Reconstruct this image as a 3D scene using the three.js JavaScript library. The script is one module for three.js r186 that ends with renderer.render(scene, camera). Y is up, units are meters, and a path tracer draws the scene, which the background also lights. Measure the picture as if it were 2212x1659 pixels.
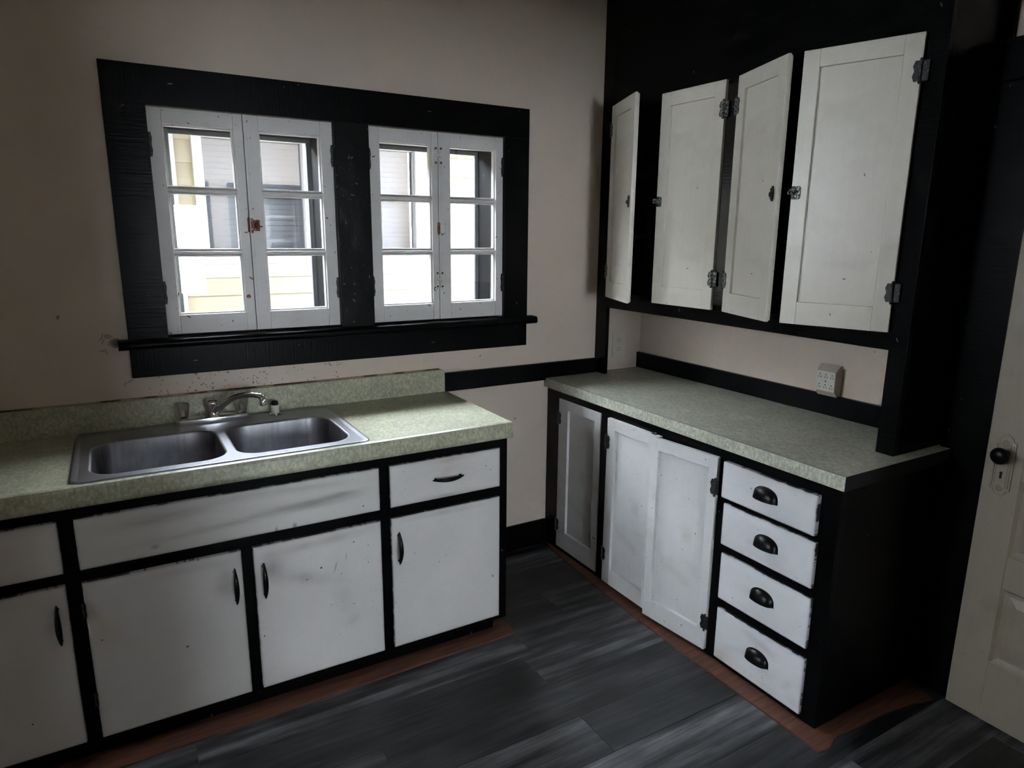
import * as THREE from 'three';
import { RoundedBoxGeometry } from 'three/addons/geometries/RoundedBoxGeometry.js';
import { mergeGeometries, mergeVertices, toCreasedNormals } from 'three/addons/utils/BufferGeometryUtils.js';

// ---------------------------------------------------------------- camera, sky, exposure
const scene = new THREE.Scene();
const camera = new THREE.PerspectiveCamera(2 * Math.atan(829.5 / 1462.83) * 180 / Math.PI, 2212 / 1659, 0.05, 200);
{
  const yaw = 0.5318, pitch = -0.2165, roll = 0.009;
  const fwd = new THREE.Vector3(Math.sin(yaw) * Math.cos(pitch), Math.sin(pitch), -Math.cos(yaw) * Math.cos(pitch));
  const r0 = new THREE.Vector3().crossVectors(fwd, new THREE.Vector3(0, 1, 0)).normalize();
  const u0 = new THREE.Vector3().crossVectors(r0, fwd);
  const r = r0.clone().multiplyScalar(Math.cos(roll)).addScaledVector(u0, Math.sin(roll));
  const u = u0.clone().multiplyScalar(Math.cos(roll)).addScaledVector(r0, -Math.sin(roll));
  camera.position.set(0.9151, 1.6332, 2.8662);
  camera.quaternion.setFromRotationMatrix(new THREE.Matrix4().makeBasis(r, u, fwd.clone().negate()));
}
scene.add(camera);
const renderer = new THREE.WebGLRenderer({ antialias: true });
renderer.toneMapping = THREE.LinearToneMapping;
renderer.toneMappingExposure = 1.72;
renderer.shadowMap.enabled = true;
{ // an even overcast sky, a little brighter overhead
  const W = 64, H = 32, d = new Float32Array(W * H * 4);
  for (let j = 0; j < H; j++) {
    const el = ((j + 0.5) / H - 0.5) * Math.PI, s = Math.max(0, Math.sin(el));
    const L = 0.7 + 0.3 * s;
    for (let i = 0; i < W; i++) d.set([0.89 * L, 0.98 * L, 1.09 * L, 1], (j * W + i) * 4);
  }
  const t = new THREE.DataTexture(d, W, H, THREE.RGBAFormat, THREE.FloatType);
  t.mapping = THREE.EquirectangularReflectionMapping; t.magFilter = THREE.LinearFilter; t.needsUpdate = true;
  scene.background = t; scene.backgroundIntensity = 55;
}

// ---------------------------------------------------------------- helpers
let seed = 12345;
const rnd = () => { seed = (seed * 1664525 + 1013904223) >>> 0; return seed / 4294967296; };
const rr = (a, b) => a + (b - a) * rnd();
const used = {};
function numbered(name) {
  const n = used[name] = (used[name] ?? -1) + 1;
  return n ? name + '_' + String(n).padStart(3, '0') : name;
}
function tag(o, label, category, group) {
  if (label) o.userData.label = label;
  if (category) o.userData.category = category;
  if (group) o.userData.group = group;
  return o;
}
function thing(name, label, category, pos = [0, 0, 0], group) {
  const g = new THREE.Group(); g.name = numbered(name); g.position.set(...pos); scene.add(g);
  g.updateMatrixWorld(true);
  return tag(g, label, category, group);
}
function structGroup(name, pos = [0, 0, 0], label) {
  const g = new THREE.Group(); g.name = name; g.position.set(...pos); scene.add(g); g.userData.kind = 'structure';
  if (label) g.userData.label = label;
  g.updateMatrixWorld(true); return g;
}
const strip = (g) => { // position, normal, uv only, not indexed
  let q = g.index ? g.toNonIndexed() : g;
  for (const k of Object.keys(q.attributes)) if (!['position', 'normal', 'uv'].includes(k)) q.deleteAttribute(k);
  return q;
};
// uv in metres from the dominant axis of each face
function uvm(g, swap = false, ou = 0, ov = 0) {
  const p = g.attributes.position, n = g.attributes.normal, uv = new Float32Array(p.count * 2);
  for (let i = 0; i < p.count; i += 3) {
    let nx = 0, ny = 0, nz = 0;
    for (let k = 0; k < 3; k++) { nx += Math.abs(n.getX(i + k)); ny += Math.abs(n.getY(i + k)); nz += Math.abs(n.getZ(i + k)); }
    for (let k = 0; k < 3; k++) {
      const x = p.getX(i + k), y = p.getY(i + k), z = p.getZ(i + k);
      let a, b;
      if (ny >= nx && ny >= nz) { a = x; b = z; } else if (nx >= nz) { a = z; b = y; } else { a = x; b = y; }
      if (swap) [a, b] = [b, a];
      uv[(i + k) * 2] = a + ou; uv[(i + k) * 2 + 1] = b + ov;
    }
  }
  g.setAttribute('uv', new THREE.BufferAttribute(uv, 2));
  return g;
}
function join(geos, swap = false, keepUv = false) {
  const list = (Array.isArray(geos) ? geos : [geos]).map(strip);
  for (const g of list) if (!g.attributes.uv) g.setAttribute('uv', new THREE.BufferAttribute(new Float32Array(g.attributes.position.count * 2), 2));
  const g = list.length > 1 ? mergeGeometries(list) : list[0];
  return keepUv ? g : uvm(g, swap);
}
// local geometry under a parent
function putL(name, geos, mat, parent, o = {}) {
  const m = new THREE.Mesh(join(geos, o.swap, o.keepUv), mat); m.name = parent === scene ? numbered(name) : name;
  m.castShadow = m.receiveShadow = true; parent.add(m);
  return m;
}
// geometry given in world coordinates under a parent that is only moved
function put(name, geos, mat, parent = scene, o = {}) {
  const g = join(geos, o.swap, o.keepUv);
  parent.updateWorldMatrix?.(true, false);
  g.applyMatrix4(new THREE.Matrix4().copy(parent.matrixWorld).invert());
  const m = new THREE.Mesh(g, mat); m.name = parent === scene ? numbered(name) : name;
  m.castShadow = m.receiveShadow = true; parent.add(m);
  m.updateMatrixWorld(true);
  return m;
}
function struct(name, geos, mat, o = {}) { const m = put(name, geos, mat, scene, o); m.name = name; m.userData.kind = 'structure'; return m; }
// box by extents with softened edges
function bx(x0, x1, y0, y1, z0, z1, r = 0.002) {
  const w = x1 - x0, h = y1 - y0, d = z1 - z0, q = Math.min(r, w / 2.2, h / 2.2, d / 2.2);
  const g = q > 0.0003 ? new RoundedBoxGeometry(w, h, d, 1, q) : new THREE.BoxGeometry(w, h, d);
  return strip(g).translate((x0 + x1) / 2, (y0 + y1) / 2, (z0 + z1) / 2);
}
const cyl = (r0, r1, h, n = 20) => strip(new THREE.CylinderGeometry(r0, r1, h, n));
const lathe = (pts, n = 28) => strip(new THREE.LatheGeometry(pts.map((p) => new THREE.Vector2(...p)), n));
function extr(pts, depth, o = {}) { // outline in xy, thickness along +z
  const s = pts instanceof THREE.Shape ? pts : new THREE.Shape(pts.map((p) => new THREE.Vector2(...p)));
  return strip(new THREE.ExtrudeGeometry(s, { depth, bevelEnabled: !!o.bevel, bevelSize: o.bevel || 0, bevelThickness: o.bevel || 0, bevelOffset: -(o.bevel || 0), bevelSegments: o.seg || 2, curveSegments: o.curve || 12 }));
}
// sweep an ellipse along a path: f(t) -> [x,y,z], rad(t) -> [across in 'side', other]
function sweep(f, rad, n = 24, m = 12, side = new THREE.Vector3(0, 0, 1)) {
  const P = [], idx = [];
  for (let i = 0; i <= n; i++) {
    const t = i / n, a = new THREE.Vector3(...f(Math.max(0, t - 1e-3))), b = new THREE.Vector3(...f(Math.min(1, t + 1e-3)));
    const T = b.clone().sub(a).normalize(), B = side.clone().addScaledVector(T, -side.dot(T)).normalize(), N = new THREE.Vector3().crossVectors(B, T);
    const c = new THREE.Vector3(...f(t)), [ra, rb] = rad(t);
    for (let k = 0; k < m; k++) {
      const q = k / m * Math.PI * 2;
      P.push(...c.clone().addScaledVector(B, Math.cos(q) * ra).addScaledVector(N, Math.sin(q) * rb).toArray());
    }
  }
  for (let i = 0; i < n; i++) for (let k = 0; k < m; k++) {
    const a = i * m + k, b = i * m + (k + 1) % m, c = a + m, d = b + m;
    idx.push(a, b, c, b, d, c);
  }
  for (const [s, e] of [[0, 0], [n, 1]]) {
    const ci = P.length / 3; P.push(...f(e));
    for (let k = 0; k < m; k++) { const a = s * m + k, b = s * m + (k + 1) % m; e ? idx.push(ci, a, b) : idx.push(ci, b, a); }
  }
  const g = new THREE.BufferGeometry();
  g.setAttribute('position', new THREE.Float32BufferAttribute(P, 3)); g.setIndex(idx);
  // make sure that the faces look outwards
  g.computeVertexNormals();
  const p0 = new THREE.Vector3().fromBufferAttribute(g.attributes.position, m * (n >> 1)), n0 = new THREE.Vector3().fromBufferAttribute(g.attributes.normal, m * (n >> 1));
  if (n0.dot(p0.sub(new THREE.Vector3(...f((n >> 1) / n)))) < 0) { for (let i = 0; i < idx.length; i += 3) [idx[i], idx[i + 1]] = [idx[i + 1], idx[i]]; g.setIndex(idx); g.computeVertexNormals(); }
  return strip(g);
}
// surface through closed loops of equal length
function loft(loops, closeEnd = false) {
  const m = loops[0].length, P = loops.flat(2), idx = [];
  for (let i = 0; i + 1 < loops.length; i++) for (let k = 0; k < m; k++) {
    const a = i * m + k, b = i * m + (k + 1) % m; idx.push(a, a + m, b, b, a + m, b + m);
  }
  if (closeEnd) { const c = P.length / 3, L = loops.at(-1); P.push(...[0, 1, 2].map((q) => L.reduce((s, v) => s + v[q], 0) / m)); for (let k = 0; k < m; k++) idx.push((loops.length - 1) * m + k, c, (loops.length - 1) * m + (k + 1) % m); }
  const g = new THREE.BufferGeometry(); g.setAttribute('position', new THREE.Float32BufferAttribute(P, 3)); g.setIndex(idx); g.computeVertexNormals();
  return strip(g);
}
function rrLoop(x0, x1, z0, z1, r, y, n = 10) {
  const L = [];
  for (const [cx, cz, a0] of [[x1 - r, z1 - r, 0], [x0 + r, z1 - r, 1], [x0 + r, z0 + r, 2], [x1 - r, z0 + r, 3]])
    for (let k = 0; k <= n; k++) { const a = (a0 + k / n) * Math.PI / 2; L.push([cx + r * Math.cos(a), y, cz + r * Math.sin(a)]); }
  return L;
}
function rrShape(x0, x1, y0, y1, r, S = THREE.Shape) {
  const s = new S();
  s.moveTo(x0 + r, y0); s.lineTo(x1 - r, y0); s.absarc(x1 - r, y0 + r, r, -Math.PI / 2, 0); s.lineTo(x1, y1 - r); s.absarc(x1 - r, y1 - r, r, 0, Math.PI / 2);
  s.lineTo(x0 + r, y1); s.absarc(x0 + r, y1 - r, r, Math.PI / 2, Math.PI); s.lineTo(x0, y0 + r); s.absarc(x0 + r, y0 + r, r, Math.PI, Math.PI * 1.5);
  return s;
}

// ---------------------------------------------------------------- textures
function hash(x, y, s) { let h = Math.imul(x, 374761393) ^ Math.imul(y, 668265263) ^ Math.imul(s, 1442695041); h = Math.imul(h ^ (h >>> 13), 1274126177); return ((h ^ (h >>> 16)) >>> 0) / 4294967296; }
function vn(x, y, px, py, s) { // value noise that repeats every px, py cells
  const xi = Math.floor(x), yi = Math.floor(y), fx = x - xi, fy = y - yi, w = (q) => q * q * (3 - 2 * q);
  const m = (a, b) => ((a % b) + b) % b, h = (a, b) => hash(m(a, px), m(b, py), s);
  const a = h(xi, yi), b = h(xi + 1, yi), c = h(xi, yi + 1), d = h(xi + 1, yi + 1), u = w(fx), v = w(fy);
  return a + (b - a) * u + (c - a) * v + (a - b - c + d) * u * v;
}
function fbm(u, v, fx, fy, s, oct = 4) { let t = 0, a = 0.5, k = 0; for (let o = 0; o < oct; o++) { t += a * vn(u * fx, v * fy, fx, fy, s + o * 17); k += a; a /= 2; fx *= 2; fy *= 2; } return t / k; }
function tex(w, h, f, srgb, repU = 1, repV = repU) { // f(u, v) -> [r, g, b] in 0..1
  const d = new Uint8Array(w * h * 4);
  for (let j = 0; j < h; j++) for (let i = 0; i < w; i++) {
    const c = f((i + 0.5) / w, (j + 0.5) / h), o = (j * w + i) * 4;
    for (let k = 0; k < 3; k++) d[o + k] = Math.max(0, Math.min(255, (c.length ? c[k] : c) * 255)); d[o + 3] = 255;
  }
  const t = new THREE.DataTexture(d, w, h); t.wrapS = t.wrapT = THREE.RepeatWrapping; t.magFilter = THREE.LinearFilter; t.minFilter = THREE.LinearMipmapLinearFilter; t.generateMipmaps = true;
  if (srgb) t.colorSpace = THREE.SRGBColorSpace;
  t.repeat.set(repU, repV); t.needsUpdate = true; return t;
}
const mix = (a, b, t) => a + (b - a) * t, sst = (a, b, x) => { const t = Math.max(0, Math.min(1, (x - a) / (b - a))); return t * t * (3 - 2 * t); };
const std = (o) => new THREE.MeshStandardMaterial(o);
const phys = (o) => new THREE.MeshPhysicalMaterial(o);
// chips and smudges scattered on paint: a list of little marks on a one metre tile
function marks(n, s, w) { const L = []; let q = s; const R = () => { q = (q * 1664525 + 1013904223) >>> 0; return q / 4294967296; }; for (let i = 0; i < n; i++) L.push([R(), R(), mix(0.0008, w, R() ** 3), mix(0.3, 1, R()), R() * 3.14, mix(1, 4, R() ** 2)]); return L; }
function markField(N, list) {
  const f = new Float32Array(N * N);
  for (const [u, v, r, a, ang, el] of list) {
    const R = Math.ceil(r * el * N) + 1, cx = Math.floor(u * N), cy = Math.floor(v * N), c = Math.cos(ang), s = Math.sin(ang);
    for (let j = -R; j <= R; j++) for (let i = -R; i <= R; i++) {
      const x = (i * c + j * s) / N / (r * el), y = (-i * s + j * c) / N / r, d = x * x + y * y;
      if (d < 1) { const o = ((cy + j + N) % N) * N + (cx + i + N) % N; f[o] = Math.max(f[o], a * (1 - d * d)); }
    }
  }
  return f;
}
function paint(base, n, s, w, dirt, mottle, streakV = true) {
  const N = 1024, mk = markField(N, marks(n, s, w));
  return tex(N, N, (u, v) => {
    const m = fbm(u, v, 3, 3, s, 5), g = fbm(u, v, streakV ? 90 : 5, streakV ? 5 : 90, s + 5, 3), d = mk[Math.min(N - 1, Math.floor(v * N)) * N + Math.min(N - 1, Math.floor(u * N))];
    const sm = sst(0.6, 0.85, fbm(u, v, 5, 7, s + 9, 5)) * dirt;
    const k = (1 + (m - 0.5) * mottle + (g - 0.5) * 0.018) * (1 - sm) * (1 - 0.82 * d);
    return base.map((c, i) => c * k * (1 - (i === 2 ? sm * 0.25 : 0)));
  }, true);
}
const brush = tex(512, 512, (u, v) => 0.5 + 0.5 * (fbm(u, v, 60, 4, 3, 3) - 0.5) + 0.35 * (fbm(u, v, 14, 14, 8, 4) - 0.5), false, 3);
const lumps = tex(512, 512, (u, v) => fbm(u, v, 10, 10, 21, 5), false, 2);
const M = {};
M.wall = std({ map: paint([0.83, 0.775, 0.715], 30, 7, 0.003, 0.02, 0.05), roughness: 0.55, bumpMap: lumps, bumpScale: 0.0012 });
{
  const N = 2048, P = marks(40, 91, 0.003).map((m) => { m[2] *= 0.3; return m; });
  const add = (x, y, r, a, ang = 0, el = 1) => P.push([((x / 4) % 1 + 1) % 1, y / 4, r / 4, a, ang, el]);
  let q = 77; const Rn = () => { q = (q * 1664525 + 1013904223) >>> 0; return q / 4294967296; };
  for (let i = 0; i < 75; i++) add(1.0 + Rn() * 0.75, 1.025 + Rn() ** 1.5 * 0.07, 0.0026 + Rn() ** 4 * 0.0015, 0.2 + 0.45 * Rn(), Rn() * 3, 1 + Rn()); // specks under the apron
  for (let i = 0; i < 14; i++) add(0.9 - Rn() * 0.04, 1.225 + (Rn() - 0.4) * 0.06, 0.003, 0.35, Rn() * 3, 4); // scuffs at the end of the stool
  add(0.905, 1.232, 0.02, 0.5); add(0.74, 1.335, 0.005, 0.5, 1.2, 2); add(0.938, 1.084, 0.002, 0.5, 0.5, 8); add(0.92, 1.075, 0.002, 0.45, 1.1, 6); add(2.42, 1.06, 0.003, 0.5, 0.8, 3); add(2.62, 0.72, 0.004, 0.6, 0.4, 2);
  const mk = markField(N, P);
  M.wallBack = std({ map: tex(N, N, (u, v) => { const d = mk[Math.floor(v * N) * N + Math.floor(u * N)], k = (1 + 0.05 * (fbm(u, v, 12, 12, 7, 4) - 0.5)) * (1 - 0.75 * d); return [0.83 * k, 0.775 * k, 0.715 * k]; }, true, 0.25), roughness: 0.55, bumpMap: lumps, bumpScale: 0.0012 });
}
// one painted front of w by h metres: smudges [x, y, rx, ry, angle, strength, tint], specks, and black paint straying over its edges
function wear(w, h, s, o = {}) {
  const px = Math.min(760, Math.round(w * 1100)), py = Math.min(760, Math.round(h * 1100)), sp = [];
  let q = s * 7919 + 3; const Rn = () => { q = (q * 1664525 + 1013904223) >>> 0; return q / 4294967296; };
  for (let i = 0; i < (o.specks ?? 14); i++) sp.push([Rn() * w, Rn() * h, 0.0008 + 0.0022 * Rn() ** 4, 0.4 + 0.5 * Rn()]);
  for (const c of o.dots ?? []) sp.push(c);
  const base = o.base ?? [0.865, 0.855, 0.84], edge = o.edge ?? 0.0009;
  return std({ map: tex(px, py, (u, v) => {
    const x = u * w, y = v * h; let k = 1 + 0.05 * (fbm(u, v, 4, 4, s, 4) - 0.5), r = 1, g = 1, b = 1;
    for (const [cx, cy, rx, ry, an, st, ti] of o.smudge ?? []) {
      const c = Math.cos(an), sn = Math.sin(an), dx = x - cx, dy = y - cy, e = ((dx * c + dy * sn) / rx) ** 2 + ((-dx * sn + dy * c) / ry) ** 2;
      if (e < 4) { const f = 0.42 * st * Math.exp(-e * 1.4) * (0.45 + 1.1 * fbm(u, v, 11, 17, s + 3, 4)); r *= 1 - f * (ti ? ti[0] : 1); g *= 1 - f * (ti ? ti[1] : 1); b *= 1 - f * (ti ? ti[2] : 1); }
    }
    for (const [cx, cy, rad, a] of sp) { const d = Math.hypot(x - cx, y - cy); if (d < rad) k *= 1 - a * (1 - (d / rad) ** 4); }
    const n1 = 0.6 * fbm(u, v, Math.round(w * 45), Math.round(h * 45), s + 5, 4) + 0.4 * fbm(u, v, Math.round(w * 9), Math.round(h * 9), s + 6, 2), dE = Math.min(x, w - x, y, h - y), lim = edge * (0.2 + 4.2 * Math.max(0, n1 - 0.42));
    if (dE < lim) k *= 0.1; else k *= 1 - 0.35 * Math.exp(-(dE - lim) / 0.003);
    return [base[0] * k * r, base[1] * k * g, base[2] * k * b];
  }, true), roughness: 0.38, bumpMap: brush, bumpScale: 0.0003 });
}
M.white = std({ map: paint([0.86, 0.86, 0.855], 70, 77, 0.004, 0.07, 0.05), roughness: 0.38, bumpMap: brush, bumpScale: 0.0003 });
M.whiteUpper = std({ map: paint([0.87, 0.85, 0.80], 14, 99, 0.003, 0.05, 0.05), roughness: 0.36, bumpMap: brush, bumpScale: 0.0003 });
M.sash = std({ map: paint([0.85, 0.84, 0.83], 260, 31, 0.0035, 0.06, 0.05), roughness: 0.42, bumpMap: brush, bumpScale: 0.0003 });
M.falseFront = std({ map: paint([0.85, 0.84, 0.81], 60, 55, 0.006, 0.38, 0.14, false), roughness: 0.4, bumpMap: brush, bumpScale: 0.0005 });
M.doorPaint = std({ map: paint([0.64, 0.605, 0.535], 40, 41, 0.003, 0.06, 0.05), roughness: 0.45, bumpMap: brush, bumpScale: 0.0003 });
{
  const mk = markField(1024, marks(90, 17, 0.004));
  M.black = phys({
    map: tex(1024, 1024, (u, v) => { const d = mk[Math.floor(v * 1024) * 1024 + Math.floor(u * 1024)] > 0.55 ? 0.35 : 0, k = 0.018 + 0.02 * fbm(u, v, 6, 6, 4, 3) + d; return [k, k, k * 1.08]; }, true),
    roughness: 0.3, bumpMap: brush, bumpScale: 0.0008, specularIntensity: 0.2,
  });
  M.blackGloss = M.black.clone(); M.blackGloss.specularIntensity = 0.22; M.blackGloss.roughness = 0.26;
  M.blackWorn = M.black.clone(); M.blackWorn.specularIntensity = 1; M.blackWorn.roughness = 0.22; M.blackWorn.bumpScale = 0.0012;
  M.blackWeathered = M.black.clone(); M.blackWeathered.roughness = 0.75;
}
{
  const mk = markField(1024, marks(900, 23, 0.005));
  M.blackChipped = phys({ map: tex(1024, 1024, (u, v) => { const d = mk[Math.floor(v * 1024) * 1024 + Math.floor(u * 1024)] > 0.5 ? 0.4 : 0, k = 0.02 + d; return [k, k, k * 1.08]; }, true), roughness: 0.3, bumpMap: lumps, bumpScale: 0.002, specularIntensity: 0.4 });
}
M.blackIn = std({ color: 0x060606, roughness: 0.9 });
M.ceiling = std({ color: new THREE.Color(0.55, 0.53, 0.5), roughness: 0.9, bumpMap: lumps, bumpScale: 0.001 });
{
  const N = 1024, f = (u, v) => { const a = fbm(u, v, 120, 80, 5, 3), b = fbm(u, v, 8, 8, 9, 3), c = vn(u * 260, v * 260, 260, 260, 12), k = 0.9 + (a - 0.5) * 0.36 + (b - 0.5) * 0.12 + (c > 0.9 ? 0.1 : 0) - (c < 0.06 ? 0.12 : 0); return [0.765 * k, 0.77 * k, 0.665 * k]; }, f2 = (u, v) => { const c = f(u, v); return [c[0] * 1.1, c[1] * 1.1, c[2] * 1.15]; };
  M.laminate = phys({ map: tex(N, N, f, true, 1.3), roughness: 0.3, bumpMap: tex(512, 512, (u, v) => vn(u * 180, v * 180, 180, 180, 3), false, 2), bumpScale: 0.0002 });
  M.laminatePale = phys({ map: tex(N, N, f2, true, 1.3), roughness: 0.3, bumpMap: tex(512, 512, (u, v) => vn(u * 180, v * 180, 180, 180, 3), false, 2), bumpScale: 0.0002 });  // paler sheet; its colour also makes up for weak light on this counter
}
{
  M.steel = std({ color: new THREE.Color(0.46, 0.465, 0.49), metalness: 1, roughness: 0.33 });
  const mk = markField(512, marks(260, 61, 0.006));
  M.basin = phys({ color: 0xffffff, map: tex(512, 512, (u, v) => { const d = mk[Math.floor(v * 512) * 512 + Math.floor(u * 512)], k = (0.6 + 0.12 * (fbm(u, v, 30, 3, 2, 3) - 0.5) + 0.16 * (fbm(u, v, 6, 6, 12, 4) - 0.5)) * (1 - 0.28 * d); return [k, k, k * 1.02]; }, true, 3), metalness: 1, roughness: 0.42 });
}
M.chrome = std({ color: new THREE.Color(0.9, 0.91, 0.93), metalness: 1, roughness: 0.12 });
M.acrylic = phys({ color: 0xf2f2ee, transmission: 1, thickness: 0.02, ior: 1.49, roughness: 0.18 });
M.plastic = std({ color: new THREE.Color(0.66, 0.64, 0.57), roughness: 0.45 });
M.rubber = std({ color: 0x0a0a0a, roughness: 0.6 });
M.iron = phys({ color: 0x060606, roughness: 0.32, specularIntensity: 0.4 });
M.worn = std({ map: tex(256, 256, (u, v) => { const k = sst(0.42, 0.6, fbm(u, v, 9, 9, 3, 4)); return [mix(0.06, 0.62, k), mix(0.06, 0.62, k), mix(0.06, 0.6, k)]; }, true, 30), roughness: 0.45, metalness: 0.3 });
M.blackHinge = std({ map: tex(256, 256, (u, v) => { const k = sst(0.66, 0.72, fbm(u, v, 12, 12, 5, 3)); return [mix(0.03, 0.4, k), mix(0.03, 0.4, k), mix(0.03, 0.4, k)]; }, true, 25), roughness: 0.5 });
M.rust = std({ map: tex(256, 256, (u, v) => { const k = fbm(u, v, 8, 8, 3, 4), w = sst(0.62, 0.7, k); return [mix(0.42, 0.8, w), mix(0.2, 0.74, w), mix(0.16, 0.7, w)]; }, true, 30), roughness: 0.75 });
M.outlet = std({ map: paint([0.82, 0.79, 0.73], 10, 3, 0.002, 0.05, 0.04), roughness: 0.5 });
M.ivory = std({ color: new THREE.Color(0.72, 0.62, 0.54), roughness: 0.4 });
M.slot = std({ color: 0x050505, roughness: 0.8 });
M.strip = std({ map: tex(1024, 256, (u, v) => { const k = 0.8 + 0.35 * (fbm(u, v, 6, 60, 4, 3) - 0.5) + 0.4 * (fbm(u, v, 14, 40, 7, 4) - 0.5); return [0.43 * k, 0.265 * k, 0.19 * k]; }, true, 1, 3), roughness: 0.7, bumpMap: lumps, bumpScale: 0.001 });
M.caulk = std({ map: tex(512, 64, (u, v) => { const k = sst(0.4, 0.6, fbm(u, v, 14, 2, 4, 4)); return [mix(0.36, 0.72, k), mix(0.22, 0.64, k), mix(0.12, 0.54, k)]; }, true, 1), roughness: 0.8 });
M.glass = phys({ color: 0xffffff, transmission: 1, thickness: 0, roughness: 0, ior: 1.5 });
M.planks = [0, 1, 2, 3, 4, 5].map((k) => {
  const tone = [0.9, 0.72, 1.12, 0.82, 1.0, 1.2][k], s = 200 + k * 31;
  const f = (u, v) => {
    const warp = 0.05 * (fbm(u, v, 4, 3, s + 3, 3) - 0.5);
    const bands = fbm(u, v + warp, 2, 7, s, 3), fine = fbm(u, v + warp, 10, 120, s + 7, 4), blot = fbm(u, v, 9, 4, s + 11, 4);
    let q = 0.195 + 0.42 * (bands - 0.5) + 0.2 * (fine - 0.5) + 0.26 * (blot - 0.5); q = Math.max(0.06, q) * tone;
    return [q * 1.0, q * 1.0, q * 1.02];
  };
  return std({ map: tex(1024, 256, f, true, 1 / 1.22, 1 / 0.193), roughness: 0.5, bumpMap: tex(512, 256, (u, v) => fbm(u, v, 8, 110, s + 7, 3), false, 1 / 1.22, 1 / 0.193), bumpScale: 0.0005 });
});
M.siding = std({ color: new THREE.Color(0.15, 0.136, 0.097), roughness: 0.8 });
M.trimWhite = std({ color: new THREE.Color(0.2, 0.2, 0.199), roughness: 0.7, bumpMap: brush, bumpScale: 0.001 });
M.shade = std({ color: new THREE.Color(0.065, 0.077, 0.094), roughness: 0.8 });
M.roofing = std({ color: 0x2b2b2c, roughness: 0.9 });
M.ground = std({ map: tex(512, 512, (u, v) => { const k = fbm(u, v, 30, 30, 4, 5); return [0.26 * k + 0.06, 0.28 * k + 0.06, 0.22 * k + 0.05]; }, true, 0.5), roughness: 0.95 });
M.greyPaint = std({ color: new THREE.Color(0.08, 0.09, 0.085), roughness: 0.6, bumpMap: lumps, bumpScale: 0.002 });
M.sillGrey = std({ color: new THREE.Color(0.07, 0.074, 0.08), roughness: 0.8, bumpMap: lumps, bumpScale: 0.002 });

// ---------------------------------------------------------------- the room
const RX = 3.425, LX = -1.75, PZ = 3.2, BZ = 6.2, CY = 2.86;
{ // floor of grey planks that run along the window wall
  const fl = struct('floor', bx(LX - 0.2, RX + 0.2, -0.12, -0.006, -0.2, BZ + 0.2, 0), std({ color: 0x0a0a0a, roughness: 0.9 }));
  const joint = { 0: 2.3, 1: 1.7, 2: 2.5, 3: 2.22, 4: 2.17, 5: 1.52, 6: 2.17, 7: 1.56, 8: 2.35, 9: 2.805, 10: 2.1, 11: 1.4, 12: 2.6 };
  for (let r = 0; r < 17; r++) {
    const z0 = Math.max(0, 0.833 + (r - 4) * 0.193), z1 = Math.min(PZ, 0.833 + (r - 3) * 0.193);
    if (z1 - z0 < 0.02) continue;
    let x = (joint[r] ?? rr(1, 2.2)); while (x > LX) x -= 1.22;
    for (; x < RX; x += 1.22) {
      const a = Math.max(x, LX), b = Math.min(x + 1.22, RX); if (b - a < 0.03) continue;
      const g = bx(a + 0.0006, b - 0.0006, -0.006, 0, z0 + 0.0005, z1 - 0.0005, 0.0008);
      const k = r === 6 ? (a > 2 ? 1 : 5) : r === 7 ? 5 : r === 4 && a > 2 ? 2 : r === 5 && a < 1.5 ? 4 : Math.floor(rnd() * 6);
      const m = put('plank', g, M.planks[k], fl, { keepUv: false });
      const uv = m.geometry.attributes.uv, oz = rr(0, 0.02) - z0, ox = rr(0, 1.22);
      for (let i = 0; i < uv.count; i++) uv.setXY(i, uv.getX(i) + ox, uv.getY(i) + oz);
    }
  }
}
struct('ceiling', bx(LX - 0.2, RX + 0.2, CY, CY + 0.16, -0.86, BZ + 0.2, 0), M.ceiling);  // runs on outside as an unseen eave, shaped to shade the neighbour wall
function wallWith(holes, x0, x1, y0, y1, depth) {
  const s = new THREE.Shape([[x0, y0], [x1, y0], [x1, y1], [x0, y1]].map((p) => new THREE.Vector2(...p)));
  for (const [a, b, c, d] of holes) s.holes.push(new THREE.Path([[a, c], [a, d], [b, d], [b, c]].map((p) => new THREE.Vector2(...p))));
  return extr(s, depth);
}
const W1 = [1.0804, 1.7454], W2 = [1.8919, 2.5406], WY = [1.243, 2.072];
const ADDED_SIDE = [0.82, 1.3, 1.4, 2.35]; // added window in the left wall, out of view, lights the right cabinets (z0, z1, y0, y1)
const UNSEEN_REAR = [1.38, 1.98, 0.85, 2.0], UNSEEN_DOORWAY = [1.4, 2.5, -0.1, 2.06]; // unseen window and doorway behind the camera, sized to light the sink cabinet
struct('wall_back', wallWith([[W1[0], W1[1], ...WY], [W2[0], W2[1], ...WY]], LX - 0.2, RX + 0.2, -0.1, CY, 0.2).translate(0, 0, -0.2), M.wallBack);
struct('wall_right', bx(RX, RX + 0.18, -0.1, CY, 0, BZ, 0), M.wall);
struct('wall_left', wallWith([[-ADDED_SIDE[1], -ADDED_SIDE[0], ADDED_SIDE[2], ADDED_SIDE[3]]], -BZ, 0, -0.1, CY, 0.18).rotateY(Math.PI / 2).translate(LX - 0.18, 0, 0), M.wall);
struct('wall_unseen_return', bx(LX, 0.145, -0.1, CY, 0, 0.76, 0), M.wall);  // unseen wall block, placed to shade the window wall and left cabinets
struct('wall_partition_unseen', wallWith([UNSEEN_DOORWAY], LX, RX, -0.1, CY, 0.12).translate(0, 0, PZ), M.wall);  // unseen partition; its doorway edge is placed to darken the left cabinets
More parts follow.
